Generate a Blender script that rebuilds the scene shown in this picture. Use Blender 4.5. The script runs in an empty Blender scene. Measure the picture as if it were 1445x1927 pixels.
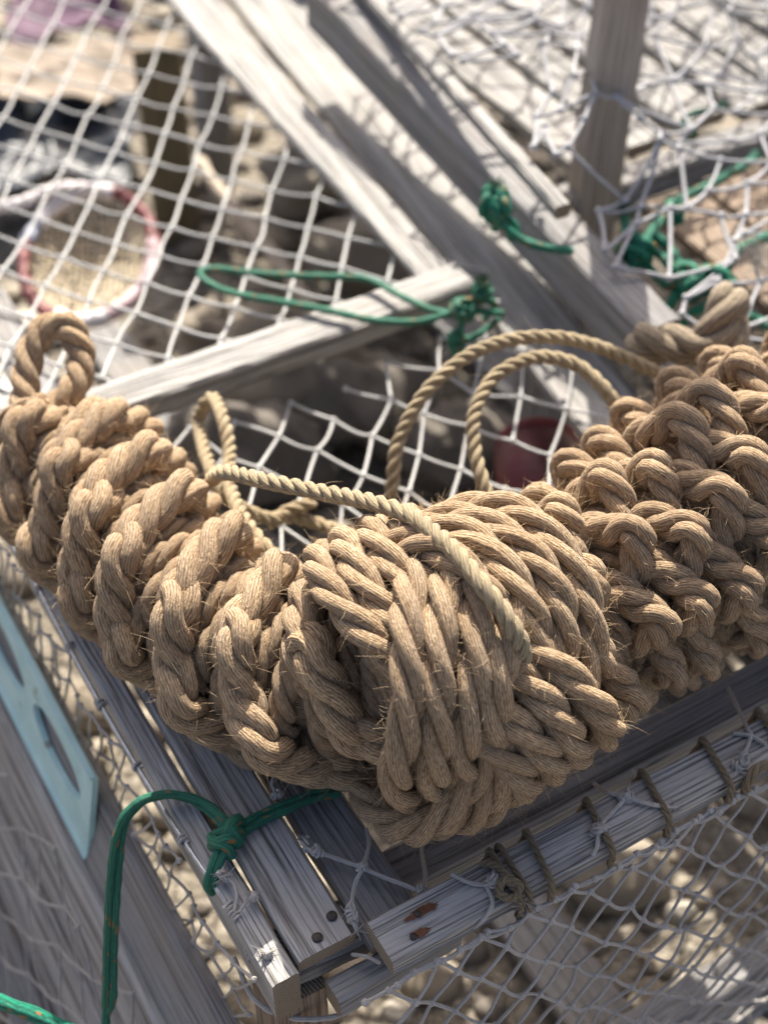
import bpy, math, random
import numpy as np
from mathutils import Vector, Matrix, noise as mnoise
random.seed(7); rng = np.random.default_rng(7)
SC = bpy.context.scene
COL = SC.collection
R = math.radians
# ------------------------------------------------------------------ camera model
FPX, CAMH, PITCH = 2783.0, 0.85, R(45)
CP, SP = math.cos(PITCH), math.sin(PITCH)
def P(px, py, z=0.0):
    """point of the photograph brought down to the height z"""
    dx = (px-722.5)/FPX; dy = (963.5-py)/FPX
    ry = CP+dy*SP; rz = -SP+dy*CP
    t = (z-CAMH)/rz
    return np.array((dx*t, ry*t, z))
YAW = R(30.3)
U = np.array((math.cos(YAW), math.sin(YAW), 0)); V = np.array((-U[1], U[0], 0)); Z = np.array((0, 0, 1.0))
O = P(570, 1815)
def T(u, v, z=0.0):
    """point in the trap's own frame"""
    return O + U*u + V*v + Z*z
def ray(px, py): return P(px, py, 0.0)-np.array((0, 0, CAMH))
def on_plane(px, py, nrm, d):
    """point of the photograph on the plane through the trap's corner + nrm*d"""
    c = np.array((0, 0, CAMH)); r = ray(px, py); return c+r*((d-(c-O)@nrm)/(r@nrm))
# ------------------------------------------------------------------ objects
def obj_from(me, name, mat, parent=None):
    o = bpy.data.objects.new(name, me); COL.objects.link(o)
    if mat: me.materials.append(mat)
    if parent is not None: o.parent = parent; o.matrix_parent_inverse = Matrix.Translation(parent.location).inverted() if parent.parent is None else Matrix()
    return o
def setp(o, label=None, cat=None, group=None, kind=None):
    if label: o['label'] = label
    if cat: o['category'] = cat
    if group: o['group'] = group
    if kind: o['kind'] = kind
    return o
def empty(name, loc, label, cat, group=None):
    o = bpy.data.objects.new(name, None); COL.objects.link(o); o.location = Vector(loc)
    o.empty_display_size = .05
    return setp(o, label, cat, group)
class MB:
    """arrays of one mesh: vertices, quads/tris, uv per vertex"""
    def __init__(s): s.v=[]; s.f=[]; s.uv=[]; s.n=0; s.mi=[]
    def add(s, v, f, uv=None, mi=0):
        v = np.asarray(v, float); f = np.asarray(f, int)
        s.v.append(v); s.f.append(f+s.n); s.uv.append(np.zeros((len(v),2)) if uv is None else np.asarray(uv,float)); s.n += len(v)
        s.mi.append(np.full(len(f), mi))
    def build(s, name, mat, parent=None, smooth=True, mats=None):
        me = bpy.data.meshes.new(name)
        v = np.concatenate(s.v); uv = np.concatenate(s.uv)
        me.vertices.add(len(v)); me.vertices.foreach_set('co', v.ravel())
        loops = np.concatenate([f.ravel() for f in s.f]); tot = np.concatenate([np.full(len(f), f.shape[1]) for f in s.f])
        st = np.concatenate(([0], np.cumsum(tot)[:-1]))
        me.loops.add(len(loops)); me.loops.foreach_set('vertex_index', loops)
        me.polygons.add(len(tot)); me.polygons.foreach_set('loop_start', st); me.polygons.foreach_set('loop_total', tot)
        l = me.uv_layers.new(name='UVMap'); l.data.foreach_set('uv', uv[loops].ravel())
        me.polygons.foreach_set('use_smooth', np.full(len(tot), smooth))
        me.polygons.foreach_set('material_index', np.concatenate(s.mi))
        me.update(calc_edges=True); me.validate()
        o = obj_from(me, name, mat, parent)
        for m in (mats or []): me.materials.append(m)
        return o
# ------------------------------------------------------------------ curves
def cr(pts, n=16, closed=False):
    p = [np.asarray(q, float) for q in pts]
    if closed: p = [p[-1]]+p+[p[0], p[1]]
    else: p = [2*p[0]-p[1]]+p+[2*p[-1]-p[-2]]
    out = []
    t = np.linspace(0, 1, n, endpoint=False)[:, None]
    for i in range(1, len(p)-2):
        a, b, c, d = p[i-1:i+3]
        out.append(.5*((2*b)+(-a+c)*t+(2*a-5*b+4*c-d)*t*t+(-a+3*b-3*c+d)*t**3))
    if not closed: out.append(p[-2][None])
    return np.concatenate(out)
def resample(p, step, closed=False):
    p = np.asarray(p, float)
    if closed: p = np.vstack([p, p[:1]])
    d = np.concatenate(([0], np.cumsum(np.linalg.norm(np.diff(p, axis=0), axis=1))))
    n = max(3, int(round(d[-1]/step))+1)
    s = np.linspace(0, d[-1], n)
    return np.stack([np.interp(s, d, p[:, k]) for k in range(3)], 1), s
def unit(a): return a/np.maximum(np.linalg.norm(a, axis=-1, keepdims=True), 1e-12)
def tang(p): return unit(np.gradient(p, axis=0))
def frames(p):
    t = tang(p); n = np.zeros_like(p)
    a = np.array((0, 0, 1.)) if abs(t[0][2]) < .9 else np.array((1., 0, 0))
    v = unit(a-t[0]*a.dot(t[0])); n[0] = v
    for i in range(1, len(p)):
        v = v-t[i]*v.dot(t[i]); v = v/max(np.linalg.norm(v), 1e-9); n[i] = v
    return t, n, np.cross(t, n)
def tube(mb, p, r, k=8, ref=None, u0=0.0, cap=True, mi=0, rmul=None):
    """tube of radius r (number or per point) along p; uv = (metres along, turns around)"""
    p = np.asarray(p, float); m = len(p)
    if ref is None: t, n, b = frames(p)
    else:
        t = tang(p); n = unit(ref-t*np.sum(ref*t, 1, keepdims=True)); b = np.cross(t, n)
    r = np.broadcast_to(np.asarray(r, float), (m,))
    a = np.linspace(0, 2*np.pi, k+1)+np.pi
    ca, sa = np.cos(a), np.sin(a)
    v = p[:, None, :]+r[:, None, None]*(ca[None, :, None]*n[:, None, :]+sa[None, :, None]*b[:, None, :])
    s = np.concatenate(([0], np.cumsum(np.linalg.norm(np.diff(p, axis=0), axis=1))))
    uv = np.stack([np.broadcast_to(s[:, None]+u0, (m, k+1)), np.broadcast_to(np.linspace(0, 1, k+1)[None], (m, k+1))], 2)
    i = np.arange(m-1)[:, None]*(k+1)+np.arange(k)[None]
    f = np.stack([i, i+1, i+k+2, i+k+1], 2).reshape(-1, 4)
    mb.add(v.reshape(-1, 3), f, uv.reshape(-1, 2), mi)
    if cap:
        for e, sg in ((0, -1), (m-1, 1)):
            vv = np.vstack([v[e, :k], p[e]+t[e]*sg*r[e]*.5]); idx = np.arange(k)
            ff = np.stack([idx, (idx+1) % k, np.full(k, k)], 1)
            if sg < 0: ff = ff[:, ::-1]
            mb.add(vv, ff, np.tile([[s[e]+u0, .5]], (k+1, 1)), mi)
def fuzz(mb, pts, nrm, tg, count, length=(.003, .011), rad=.00007, lift=.5, sel=None):
    """loose fibres lifting off a rope's surface"""
    m = len(pts)
    for j in rng.integers(0, m, count):
        L = rng.uniform(*length); d = unit(tg[j]*rng.choice([-1, 1])*rng.uniform(.3, 1)+nrm[j]*rng.uniform(.25, 1.1)+rng.normal(0, .35, 3))
        c = unit(rng.normal(0, 1, 3))*L*rng.uniform(.6, 1.8)
        q = np.linspace(0, 1, 5)[:, None]
        p = pts[j]-nrm[j]*.0006+d*L*q+c*q*q
        r = rad*np.array((1, 1, .9, .7, .3))
        t = unit(np.gradient(p, axis=0)); n = unit(np.cross(t, nrm[j]+.01)); b = np.cross(t, n)
        a = np.array((0, 2.1, 4.2))
        v = p[:, None]+r[:, None, None]*(np.cos(a)[None, :, None]*n[:, None]+np.sin(a)[None, :, None]*b[:, None])
        i = np.arange(4)[:, None]*3+np.arange(3)[None]; i2 = np.arange(4)[:, None]*3+(np.arange(3)[None]+1) % 3
        mb.add(v.reshape(-1, 3), np.stack([i, i2, i2+3, i+3], 2).reshape(-1, 4), np.tile([[.5, .5]], (15, 1)), 1)
def rope(mb, pts, D, pitch=None, hand=-1, nst=3, phase=None, k=10, fuzzn=0, step=None, ends=(0, 0), yarn=1.0, fl=(.003, .010), wob=.045, frad=.00009):
    """laid rope: nst strands twisted round the path"""
    pitch = pitch or 2.75*D
    p, s = resample(pts, step or D*.10)
    t, n, b = frames(p)
    phase = rng.uniform(0, 6.28) if phase is None else phase
    rh = .262*D if nst == 3 else .27*D; rs = .246*D if nst == 3 else .2*D
    L = s[-1]
    sc = np.ones(len(s))
    if ends[0]: sc *= np.clip(.35+.65*np.sqrt(np.clip(s/ends[0], 0, 1)), 0, 1)
    if ends[1]: sc *= np.clip(.35+.65*np.sqrt(np.clip((L-s)/ends[1], 0, 1)), 0, 1)
    ph = phase+hand*2*np.pi*s/pitch+.25*np.sin(s/pitch*2.3+phase)
    for q in range(nst):
        a = ph+2*np.pi*q/nst
        o = np.cos(a)[:, None]*n+np.sin(a)[:, None]*b
        c = p+o*(rh*sc)[:, None]
        w = 1+wob*np.sin(s*(40+13*q)/D*.05+q*2+phase)+wob*.6*np.sin(s/D*1.7+q)
        # yarns turn against the lay
        y = -hand*2*np.pi*s/pitch*yarn*.9
        tb = tang(c); oo = unit(o-tb*np.sum(o*tb, 1, keepdims=True)); bb = np.cross(tb, oo)
        ref = np.cos(y)[:, None]*oo+np.sin(y)[:, None]*bb
        tube(mb, c, rs*sc*w, k, ref=ref, u0=rng.uniform(0, 50))
        if fuzzn:
            m = len(c); th = rng.uniform(-1.9, 1.9, m)
            nn = np.cos(th)[:, None]*oo+np.sin(th)[:, None]*bb
            fuzz(mb, c+nn*(rs*sc*w)[:, None], nn, tb, int(fuzzn*L/nst), fl, frad)
    return p
# ------------------------------------------------------------------ materials
def mat(name):
    m = bpy.data.materials.new(name); m.use_nodes = True
    nt = m.node_tree; nt.nodes.clear()
    out = nt.nodes.new('ShaderNodeOutputMaterial'); bs = nt.nodes.new('ShaderNodeBsdfPrincipled')
    nt.links.new(bs.outputs[0], out.inputs[0])
    return m, nt, bs
class G:
    def __init__(s, nt): s.nt = nt
    def n(s, typ, ins=None, **kw):
        d = s.nt.nodes.new(typ)
        for k, v in kw.items(): setattr(d, k, v)
        for k, v in (ins or {}).items():
            if hasattr(v, 'is_output') or isinstance(v, bpy.types.NodeSocket): s.nt.links.new(v, d.inputs[k])
            else: d.inputs[k].default_value = v
        return d
    def m(s, op, a, b=0.0, c=0.0): return s.n('ShaderNodeMath', {0: a, 1: b, 2: c}, operation=op).outputs[0]
    def xyz(s, a, b=0.0, c=0.0): return s.n('ShaderNodeCombineXYZ', {0: a, 1: b, 2: c}).outputs[0]
    def noise(s, vec, scale, detail=3.0, rough=.55, dist=0.0):
        return s.n('ShaderNodeTexNoise', {'Vector': vec, 'Scale': scale, 'Detail': detail, 'Roughness': rough, 'Distortion': dist}).outputs['Fac']
    def ramp(s, fac, stops):
        d = s.n('ShaderNodeValToRGB', {0: fac}); e = d.color_ramp.elements
        while len(e) < len(stops): e.new(.5)
        for x, (p, c) in zip(e, stops): x.position = p; x.color = (*c, 1)
        return d.outputs[0]
    def mix(s, fac, a, b, mode='MIX'):
        d = s.n('ShaderNodeMix', data_type='RGBA', blend_type=mode)
        for k, v in ((0, fac), (6, a), (7, b)):
            if isinstance(v, bpy.types.NodeSocket): s.nt.links.new(v, d.inputs[k])
            else: d.inputs[k].default_value = v if k == 0 else (*v, 1)
        return d.outputs[2]
    def bump(s, h, strength, dist): return s.n('ShaderNodeBump', {'Height': h, 'Strength': strength, 'Distance': dist}).outputs[0]
def fibre_mat(name, dark, mid, light, yarns=20, yd=.0026, patch=(.30, .17, .08), pf=.35, rough=.8, sheen=.15, fleck=None):
    m, nt, bs = mat(name); g = G(nt)
    uv = g.n('ShaderNodeUVMap').outputs[0]; sp = g.n('ShaderNodeSeparateXYZ', {0: uv})
    u, v = sp.outputs[0], sp.outputs[1]
    n1 = g.noise(g.xyz(g.m('MULTIPLY', u, 210), g.m('MULTIPLY', v, 30), 0), 1.0, 4, .65, .4)
    n2 = g.noise(g.xyz(g.m('MULTIPLY', u, 420), g.m('MULTIPLY', v, 60), 3), 1.0, 3, .7, .3)
    n3 = g.noise(g.xyz(g.m('MULTIPLY', u, 60), g.m('MULTIPLY', v, 3), 7), 1.0, 3, .6)
    ph = g.m('ADD', g.m('MULTIPLY', v, yarns*6.2832), g.m('MULTIPLY', n3, 8.0))
    yarn = g.m('MULTIPLY_ADD', g.m('SINE', ph), .5, .5)
    pos = g.n('ShaderNodeNewGeometry').outputs['Position']
    big = g.noise(pos, 30, 4, .6); tint = g.noise(pos, 11, 2, .5)
    fac = g.m('ADD', g.m('MULTIPLY', n1, .55), g.m('ADD', g.m('MULTIPLY', n2, .33), g.m('MULTIPLY', yarn, .12)))
    col = g.ramp(fac, [(.40, dark), (.50, mid), (.61, light)])
    col = g.mix(g.m('MULTIPLY', g.m('SUBTRACT', big, .42), pf*3), col, patch)
    col = g.mix(g.m('MULTIPLY', g.m('SUBTRACT', tint, .45), .9), col, g.mix(.5, col, light))
    col = g.mix(g.m('MULTIPLY', g.n('ShaderNodeObjectInfo').outputs['Random'], .38), col, g.mix(.5, patch, (.22, .18, .13)))
    if fleck:
        fl = g.m('GREATER_THAN', g.noise(g.xyz(g.m('MULTIPLY', u, 70), g.m('MULTIPLY', v, 5), 1), 1.0, 1), .655)
        col = g.mix(fl, col, fleck)
    nt.links.new(col, bs.inputs['Base Color'])
    h = g.m('ADD', g.m('MULTIPLY', yarn, .22), g.m('ADD', g.m('MULTIPLY', n1, 1.1), g.m('MULTIPLY', n2, 1.0)))
    nt.links.new(g.bump(h, 1.0, yd), bs.inputs['Normal'])
    bs.inputs['Roughness'].default_value = rough
    bs.inputs['Sheen Weight'].default_value = sheen; bs.inputs['Sheen Roughness'].default_value = .5
    bs.inputs['Specular IOR Level'].default_value = .25
    return m
def plain(name, col, rough=.7, var=.25, scale=30, bumpd=.0005, metal=0.0):
    m, nt, bs = mat(name); g = G(nt)
    pos = g.n('ShaderNodeNewGeometry').outputs['Position']
    n = g.noise(pos, scale, 4, .6)
    c = g.ramp(n, [(.25, tuple(x*(1-var) for x in col)), (.75, tuple(min(1, x*(1+var)) for x in col))])
    nt.links.new(c, bs.inputs['Base Color']); bs.inputs['Roughness'].default_value = rough; bs.inputs['Metallic'].default_value = metal
    nt.links.new(g.bump(g.noise(pos, scale*6, 3), .6, bumpd), bs.inputs['Normal'])
    return m
JUTE = fibre_mat('jute_rope', (.17, .092, .036), (.50, .335, .18), (.80, .61, .39), patch=(.33, .18, .08), pf=.38)
FIB = plain('jute_fibre', (.60, .44, .26), .6, .2)
HEMP = fibre_mat('pale_hemp', (.15, .11, .058), (.36, .275, .155), (.55, .44, .275), yarns=9, yd=.0008, patch=(.42, .35, .2), pf=.3)
# ================================================================== the rope fender
KC = np.array(P(844, 1242, .098))                     # centre of the big knot
axis_px = [(132, 868, .060), (175, 925, .064), (330, 1108, .066), (535, 1258, .068), (690, 1275, .080), (846, 1240, .096), (1020, 1180, .094), (1120, 1120, .091), (1210, 1066, .090), (1325, 985, .092), (1440, 915, .094), (1600, 870, .094), (1760, 850, .094)]
AX = cr([P(*q) for q in axis_px], 24)
AX, AS = resample(AX, .002)
AT = tang(AX)
for _ in range(12): AT = unit(np.vstack([AT[:1], (AT[:-2]+AT[1:-1]+AT[2:])/3, AT[-1:]]))
ASd = np.cross(AT, Z[None]); ASd = unit(ASd)          # to the front (towards the viewer)
AN = np.cross(ASd, AT)                                # up
def s_at(px, py, z):
    return AS[np.argmin(np.linalg.norm(AX-P(px, py, z), axis=1))]
def on_axis(s, th, r):
    """s along the fender, th around it (0 = front, 90 = top), r from its axis"""
    s = np.asarray(s, float)
    def I(A): return np.stack([np.interp(s, AS, A[:, k]) for k in range(3)], -1)
    c, f, n, t = I(AX), unit(I(ASd)), unit(I(AN)), unit(I(AT))
    over = np.where(s < AS[0], s-AS[0], 0)+np.where(s > AS[-1], s-AS[-1], 0)
    return c+t*over[..., None]+np.asarray(r)[..., None]*(np.cos(th)[..., None]*f+np.sin(th)[..., None]*n)
sK = s_at(846, 1240, .096)
fender = empty('rope_fender', (KC[0], KC[1], 0), 'thick brown jute boat fender with a big woven knot, lying across the trap corner', 'rope fender')
# ---- core
def core(parent, s0, s1, rad, name='core'):
    mb = MB(); ss = np.linspace(s0, s1, 60); th = np.linspace(0, 2*np.pi, 25)
    rr = np.interp(ss, *rad)
    e = np.clip(np.minimum(ss-s0, s1-ss)/.03, 0, 1); rr = rr*np.sqrt(1-(1-e)**2+1e-4)
    v = np.stack([on_axis(ss, np.full(60, a), rr) for a in th], 1)
    i = np.arange(59)[:, None]*25+np.arange(24)[None]
    f = np.stack([i, i+25, i+26, i+1], 2).reshape(-1, 4)
    uv = np.stack(np.broadcast_arrays(ss[:, None], th[None]/6.28*6), 2)
    mb.add(v.reshape(-1, 3), f, uv.reshape(-1, 2))
    return mb.build(name, JUTE, parent)
sa, sb = AS[0], s_at(785, 1256, .09)
sc_, sd = s_at(1085, 1140, .092), AS[-1]
def hitches(parent, s0, s1, rout, n, pitch, D, th0, dirn, tw, span, drift, hand, fz, name='hitched_rope', prof=(.13, .58), deep=1.5, bump=.12, stag=.5):
    """rounds of rope bights: each rises from under its neighbour, lies over the body and dives again"""
    k = 0
    for q in range(int((s1-s0)/pitch)+1):
        for i in range(n):
            a0 = s0+(q+stag*(i % 2))*pitch+rng.normal(0, .0025)
            if a0 > s1: continue
            tt = np.linspace(0, 1, 60)
            sp = span*rng.uniform(.93, 1.07)
            th = th0+i*(2*np.pi/n)+q*tw+rng.normal(0, .06)+dirn*sp*tt
            hook = np.clip(1-tt/prof[0], 0, 1)
            pr = np.where(tt < prof[0], np.sqrt(np.clip(1-hook**2, 0, 1)), np.where(tt < prof[1], 1, 1-((tt-prof[1])/(1-prof[1]))**2))
            pr = pr+bump*np.exp(-((tt-prof[0]*1.3)/.12)**2)
            s = a0+drift*tt-.5*D*hook**1.3+rng.normal(0, .002)*np.sin(tt*5)
            r = np.interp(s, *rout)-D/2-(1-pr)*deep*D*np.where(tt < .5, .9, 1)+rng.normal(0, .0015)
            p = on_axis(np.clip(s, AS[0]-.03, AS[-1]), th, r)
            mb = MB()
            rope(mb, p, D*rng.uniform(.95, 1.05), 2.6*D, hand, fuzzn=fz, ends=(D*.5, D*.3))
            mb.build(name, JUTE, parent, mats=[FIB]); k += 1
    return k
import os
left = None
mbc = core(fender, sa-.0, sc_+.3, ([sa, sa+.03, sb, sK, sc_, sd], [.030, .034, .036, .036, .044, .05]), 'core')
larm = MB()
def wound(parent, s0, s1, rad, D):
    n = int((s1-s0)/(D*.95)); t_ = np.linspace(0, 1, n*26); mb = MB()
    ss = s0+(s1-s0)*t_; rope(mb, on_axis(ss, t_*n*6.2832, np.interp(ss, *rad)), D, D*2.8, -1, k=8, step=D*.2)
    mb.build('inner_winding', JUTE, parent)
wound(fender, sa, sb, ([sa, sa+.03, sb], [.034, .042, .043]), .019)
wound(fender, sc_-.03, sd, ([sc_-.03, sc_+.03, sc_+.13, sd], [.045, .052, .068, .070]), .019)
def sub_parent(name):
    o = bpy.data.objects.new(name, None); COL.objects.link(o); o.parent = fender; o.matrix_parent_inverse = Matrix.Translation(fender.location).inverted(); return o
armL = sub_parent('hitched_cover'); armR = sub_parent('hitched_cover')
DL, DR = .0280, .0235
nL = hitches(armL, sa+.005, sb+.0, ([sa-.02, sa+.01, sa+.10, sb], [.058, .067, .070, .070]), 6, .053, DL, R(80), -1, R(0), R(112), .030, -1, 2300, bump=.30, deep=1.25)
nR = hitches(armR, sc_-.05, sd-.03, ([sc_-.05, sc_+.03, sc_+.13, sd], [.068, .078, .097, .102]), 9, .0365, DR, R(-30), 1, R(0), R(60), -.012, -1, 2300, prof=(.26, .55), bump=.62, deep=1.15)
print('hitches', nL, nR)
# ---- the knot: a three-lead plait of m parallel ropes closed round a bulge
knot = sub_parent('woven_knot')
R0, EA = .0880, .170
kT = np.array((1, .46, 0)); kT /= np.linalg.norm(kT); kS = np.cross(kT, Z); kN = Z.copy()
def bulge(u, th, dr):
    u = np.asarray(u); rr = R0*np.sqrt(np.clip(1-(u/EA)**2, .05, 1))+dr
    return KC+u[..., None]*kT+rr[..., None]*(np.cos(th)[..., None]*kS+np.sin(th)[..., None]*kN)
def turks_head(m=4, q=5, W=.043, DK=.0208, h=.0105, ph0=0.0, th0=0.0, mir=1):
    th = np.linspace(0, 6*np.pi, 1600, endpoint=False)
    phi = q/3*th*mir+ph0
    for j in range(m):
        off = (j-(m-1)/2)*DK*.94; wv = [rng.uniform(0, 6.28) for _ in range(3)]; th_ = np.linspace(0, 6.2832, 1600, endpoint=False); off = off+DK*(.10*np.sin(7*th_+wv[0])+.07*np.sin(17*th_+wv[1]))
        u = W*np.cos(phi); dr = h*np.sin(2*phi)
        p0 = bulge(u, th+th0, np.zeros_like(u))
        e = 1e-3
        nrm = unit(np.cross(bulge(u, th+th0+e, 0*u)-p0, bulge(u+e, th+th0, 0*u)-p0))
        nrm *= np.sign(np.sum(nrm*(p0-KC), 1, keepdims=True))
        tg = unit(np.roll(p0, -1, 0)-np.roll(p0, 1, 0)); b = np.cross(nrm, tg)
        # offset along the surface: move u and theta
        du = (b@kT)*off; rr = R0*np.sqrt(np.clip(1-(u/EA)**2, .05, 1))
        dth = np.sum(b*(np.cos(th+th0+np.pi/2)[:, None]*kS+np.sin(th+th0+np.pi/2)[:, None]*kN), 1)*off/rr
        crown = -.12*(off/DK)**2*DK*.25
        p = bulge(u+du, th+th0+dth, dr+crown+.0016*np.sin(13*th_+wv[2]))
        p = np.vstack([p, p[:2]])
        mb = MB(); rope(mb, p, DK*1.10, DK*4.6, -1, fuzzn=1900, k=10)
        mb.build('rope_pass', JUTE, knot, mats=[FIB])
def knot_core():
    uu = np.linspace(-.066, .066, 30); th = np.linspace(0, 2*np.pi, 41)
    v = np.stack([bulge(uu, np.full(30, a), np.full(30, -.024)-.045*np.clip((np.abs(uu)-.025)/.041, 0, 1)**1.5) for a in th], 1)
    i = np.arange(29)[:, None]*41+np.arange(40)[None]
    mb = MB(); mb.add(v.reshape(-1, 3), np.stack([i, i+41, i+42, i+1], 2).reshape(-1, 4), np.stack(np.broadcast_arrays(th[None]*.09, uu[:, None]*20), 2).reshape(-1, 2)); mb.build('knot_core', JUTE, knot)
knot_core()
turks_head(q=4, th0=-.52)
# ================================================================== weathered wood
def wood_mat(name, dark, mid, light, ridge=1.0, brown=(.20, .14, .09), bf=.25, rust=False):
    m, nt, bs = mat(name); g = G(nt)
    uv = g.n('ShaderNodeUVMap').outputs[0]; sp = g.n('ShaderNodeSeparateXYZ', {0: uv})
    rnd = g.n('ShaderNodeObjectInfo').outputs['Random']
    u = g.m('ADD', sp.outputs[0], g.m('MULTIPLY', rnd, 37.0)); v = sp.outputs[1]
    wob = g.noise(g.xyz(g.m('MULTIPLY', u, 3.2), g.m('MULTIPLY', v, 22), g.m('MULTIPLY', rnd, 9)), 1.0, 3, .5)
    ph = g.m('ADD', g.m('MULTIPLY', v, 1500), g.m('MULTIPLY', wob, 48))
    ring = g.m('POWER', g.m('MULTIPLY_ADD', g.m('SINE', ph), .5, .5), .6)
    ring2 = g.m('MULTIPLY_ADD', g.m('SINE', g.m('ADD', g.m('MULTIPLY', ph, .37), 1.7)), .5, .5)
    st = g.noise(g.xyz(g.m('MULTIPLY', u, 8), g.m('MULTIPLY', v, 560), 5), 1.0, 4, .65)
    st2 = g.noise(g.xyz(g.m('MULTIPLY', u, 60), g.m('MULTIPLY', v, 2200), 2), 1.0, 3, .6)
    crack = g.m('LESS_THAN', g.noise(g.xyz(g.m('MULTIPLY', u, 5), g.m('MULTIPLY', v, 260), 11), 1.0, 2, .5), .30)
    pos = g.n('ShaderNodeNewGeometry').outputs['Position']
    big = g.noise(pos, 14, 4, .6)
    fade = g.m('MULTIPLY', ring, g.noise(g.xyz(g.m('MULTIPLY', u, 9), g.m('MULTIPLY', v, 60), 21), 1.0, 2, .5)); ring = fade
    f = g.m('ADD', g.m('MULTIPLY', ring, .20), g.m('ADD', g.m('MULTIPLY', st, .62), g.m('ADD', g.m('MULTIPLY', st2, .2), g.m('MULTIPLY', big, .12))))
    st3 = g.noise(g.xyz(g.m('MULTIPLY', u, 2.2), g.m('MULTIPLY', v, 150), 31), 1.0, 3, .6)
    f = g.m('ADD', f, g.m('MULTIPLY', g.m('SUBTRACT', st3, .5), .55))
    col = g.ramp(f, [(.37, dark), (.47, mid), (.58, light)])
    col = g.mix(g.m('MULTIPLY', g.m('SUBTRACT', big, .42), bf*4), col, brown)
    col = g.mix(g.m('MULTIPLY', crack, .75), col, (.05, .045, .04))
    nt.links.new(col, bs.inputs['Base Color']); bs.inputs['Roughness'].default_value = .78; bs.inputs['Specular IOR Level'].default_value = .3
    h = g.m('ADD', g.m('ADD', g.m('MULTIPLY', ring, .45*ridge), g.m('MULTIPLY', ring2, .10*ridge)), g.m('SUBTRACT', g.m('ADD', g.m('MULTIPLY', st, 1.1), g.m('MULTIPLY', st2, .4)), g.m('MULTIPLY', crack, 1.2)))
    nt.links.new(g.bump(h, 1.0, .0011), bs.inputs['Normal'])
    return m
def end_mat(name, dark, light):
    m, nt, bs = mat(name); g = G(nt)
    uv = g.n('ShaderNodeUVMap').outputs[0]; sp = g.n('ShaderNodeSeparateXYZ', {0: uv})
    d = g.m('SQRT', g.m('ADD', g.m('POWER', g.m('ADD', sp.outputs[0], .03), 2.0), g.m('POWER', g.m('ADD', sp.outputs[1], .06), 2.0)))
    n = g.noise(uv, 120, 4, .6)
    ring = g.m('MULTIPLY_ADD', g.m('SINE', g.m('ADD', g.m('MULTIPLY', d, 2600), g.m('MULTIPLY', n, 5))), .5, .5)
    n2 = g.noise(uv, 700, 3, .6)
    col = g.ramp(g.m('ADD', g.m('MULTIPLY', ring, .5), g.m('MULTIPLY', n2, .5)), [(.2, dark), (.8, light)])
    nt.links.new(col, bs.inputs['Base Color']); bs.inputs['Roughness'].default_value = .9
    nt.links.new(g.bump(g.m('ADD', ring, n2), .9, .0008), bs.inputs['Normal'])
    return m
WOOD = wood_mat('weathered_wood', (.062, .058, .053), (.215, .205, .19), (.46, .445, .42))
WOODP = wood_mat('pale_driftwood', (.055, .053, .05), (.18, .174, .163), (.36, .35, .33), bf=.12)
WOODD = wood_mat('dark_wood', (.07, .068, .066), (.17, .165, .16), (.29, .285, .28))
WOODB = wood_mat('brown_wood', (.07, .05, .036), (.155, .112, .08), (.27, .21, .155), brown=(.20, .13, .08))
ENDW = end_mat('end_grain', (.10, .075, .05), (.36, .29, .21))
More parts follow.
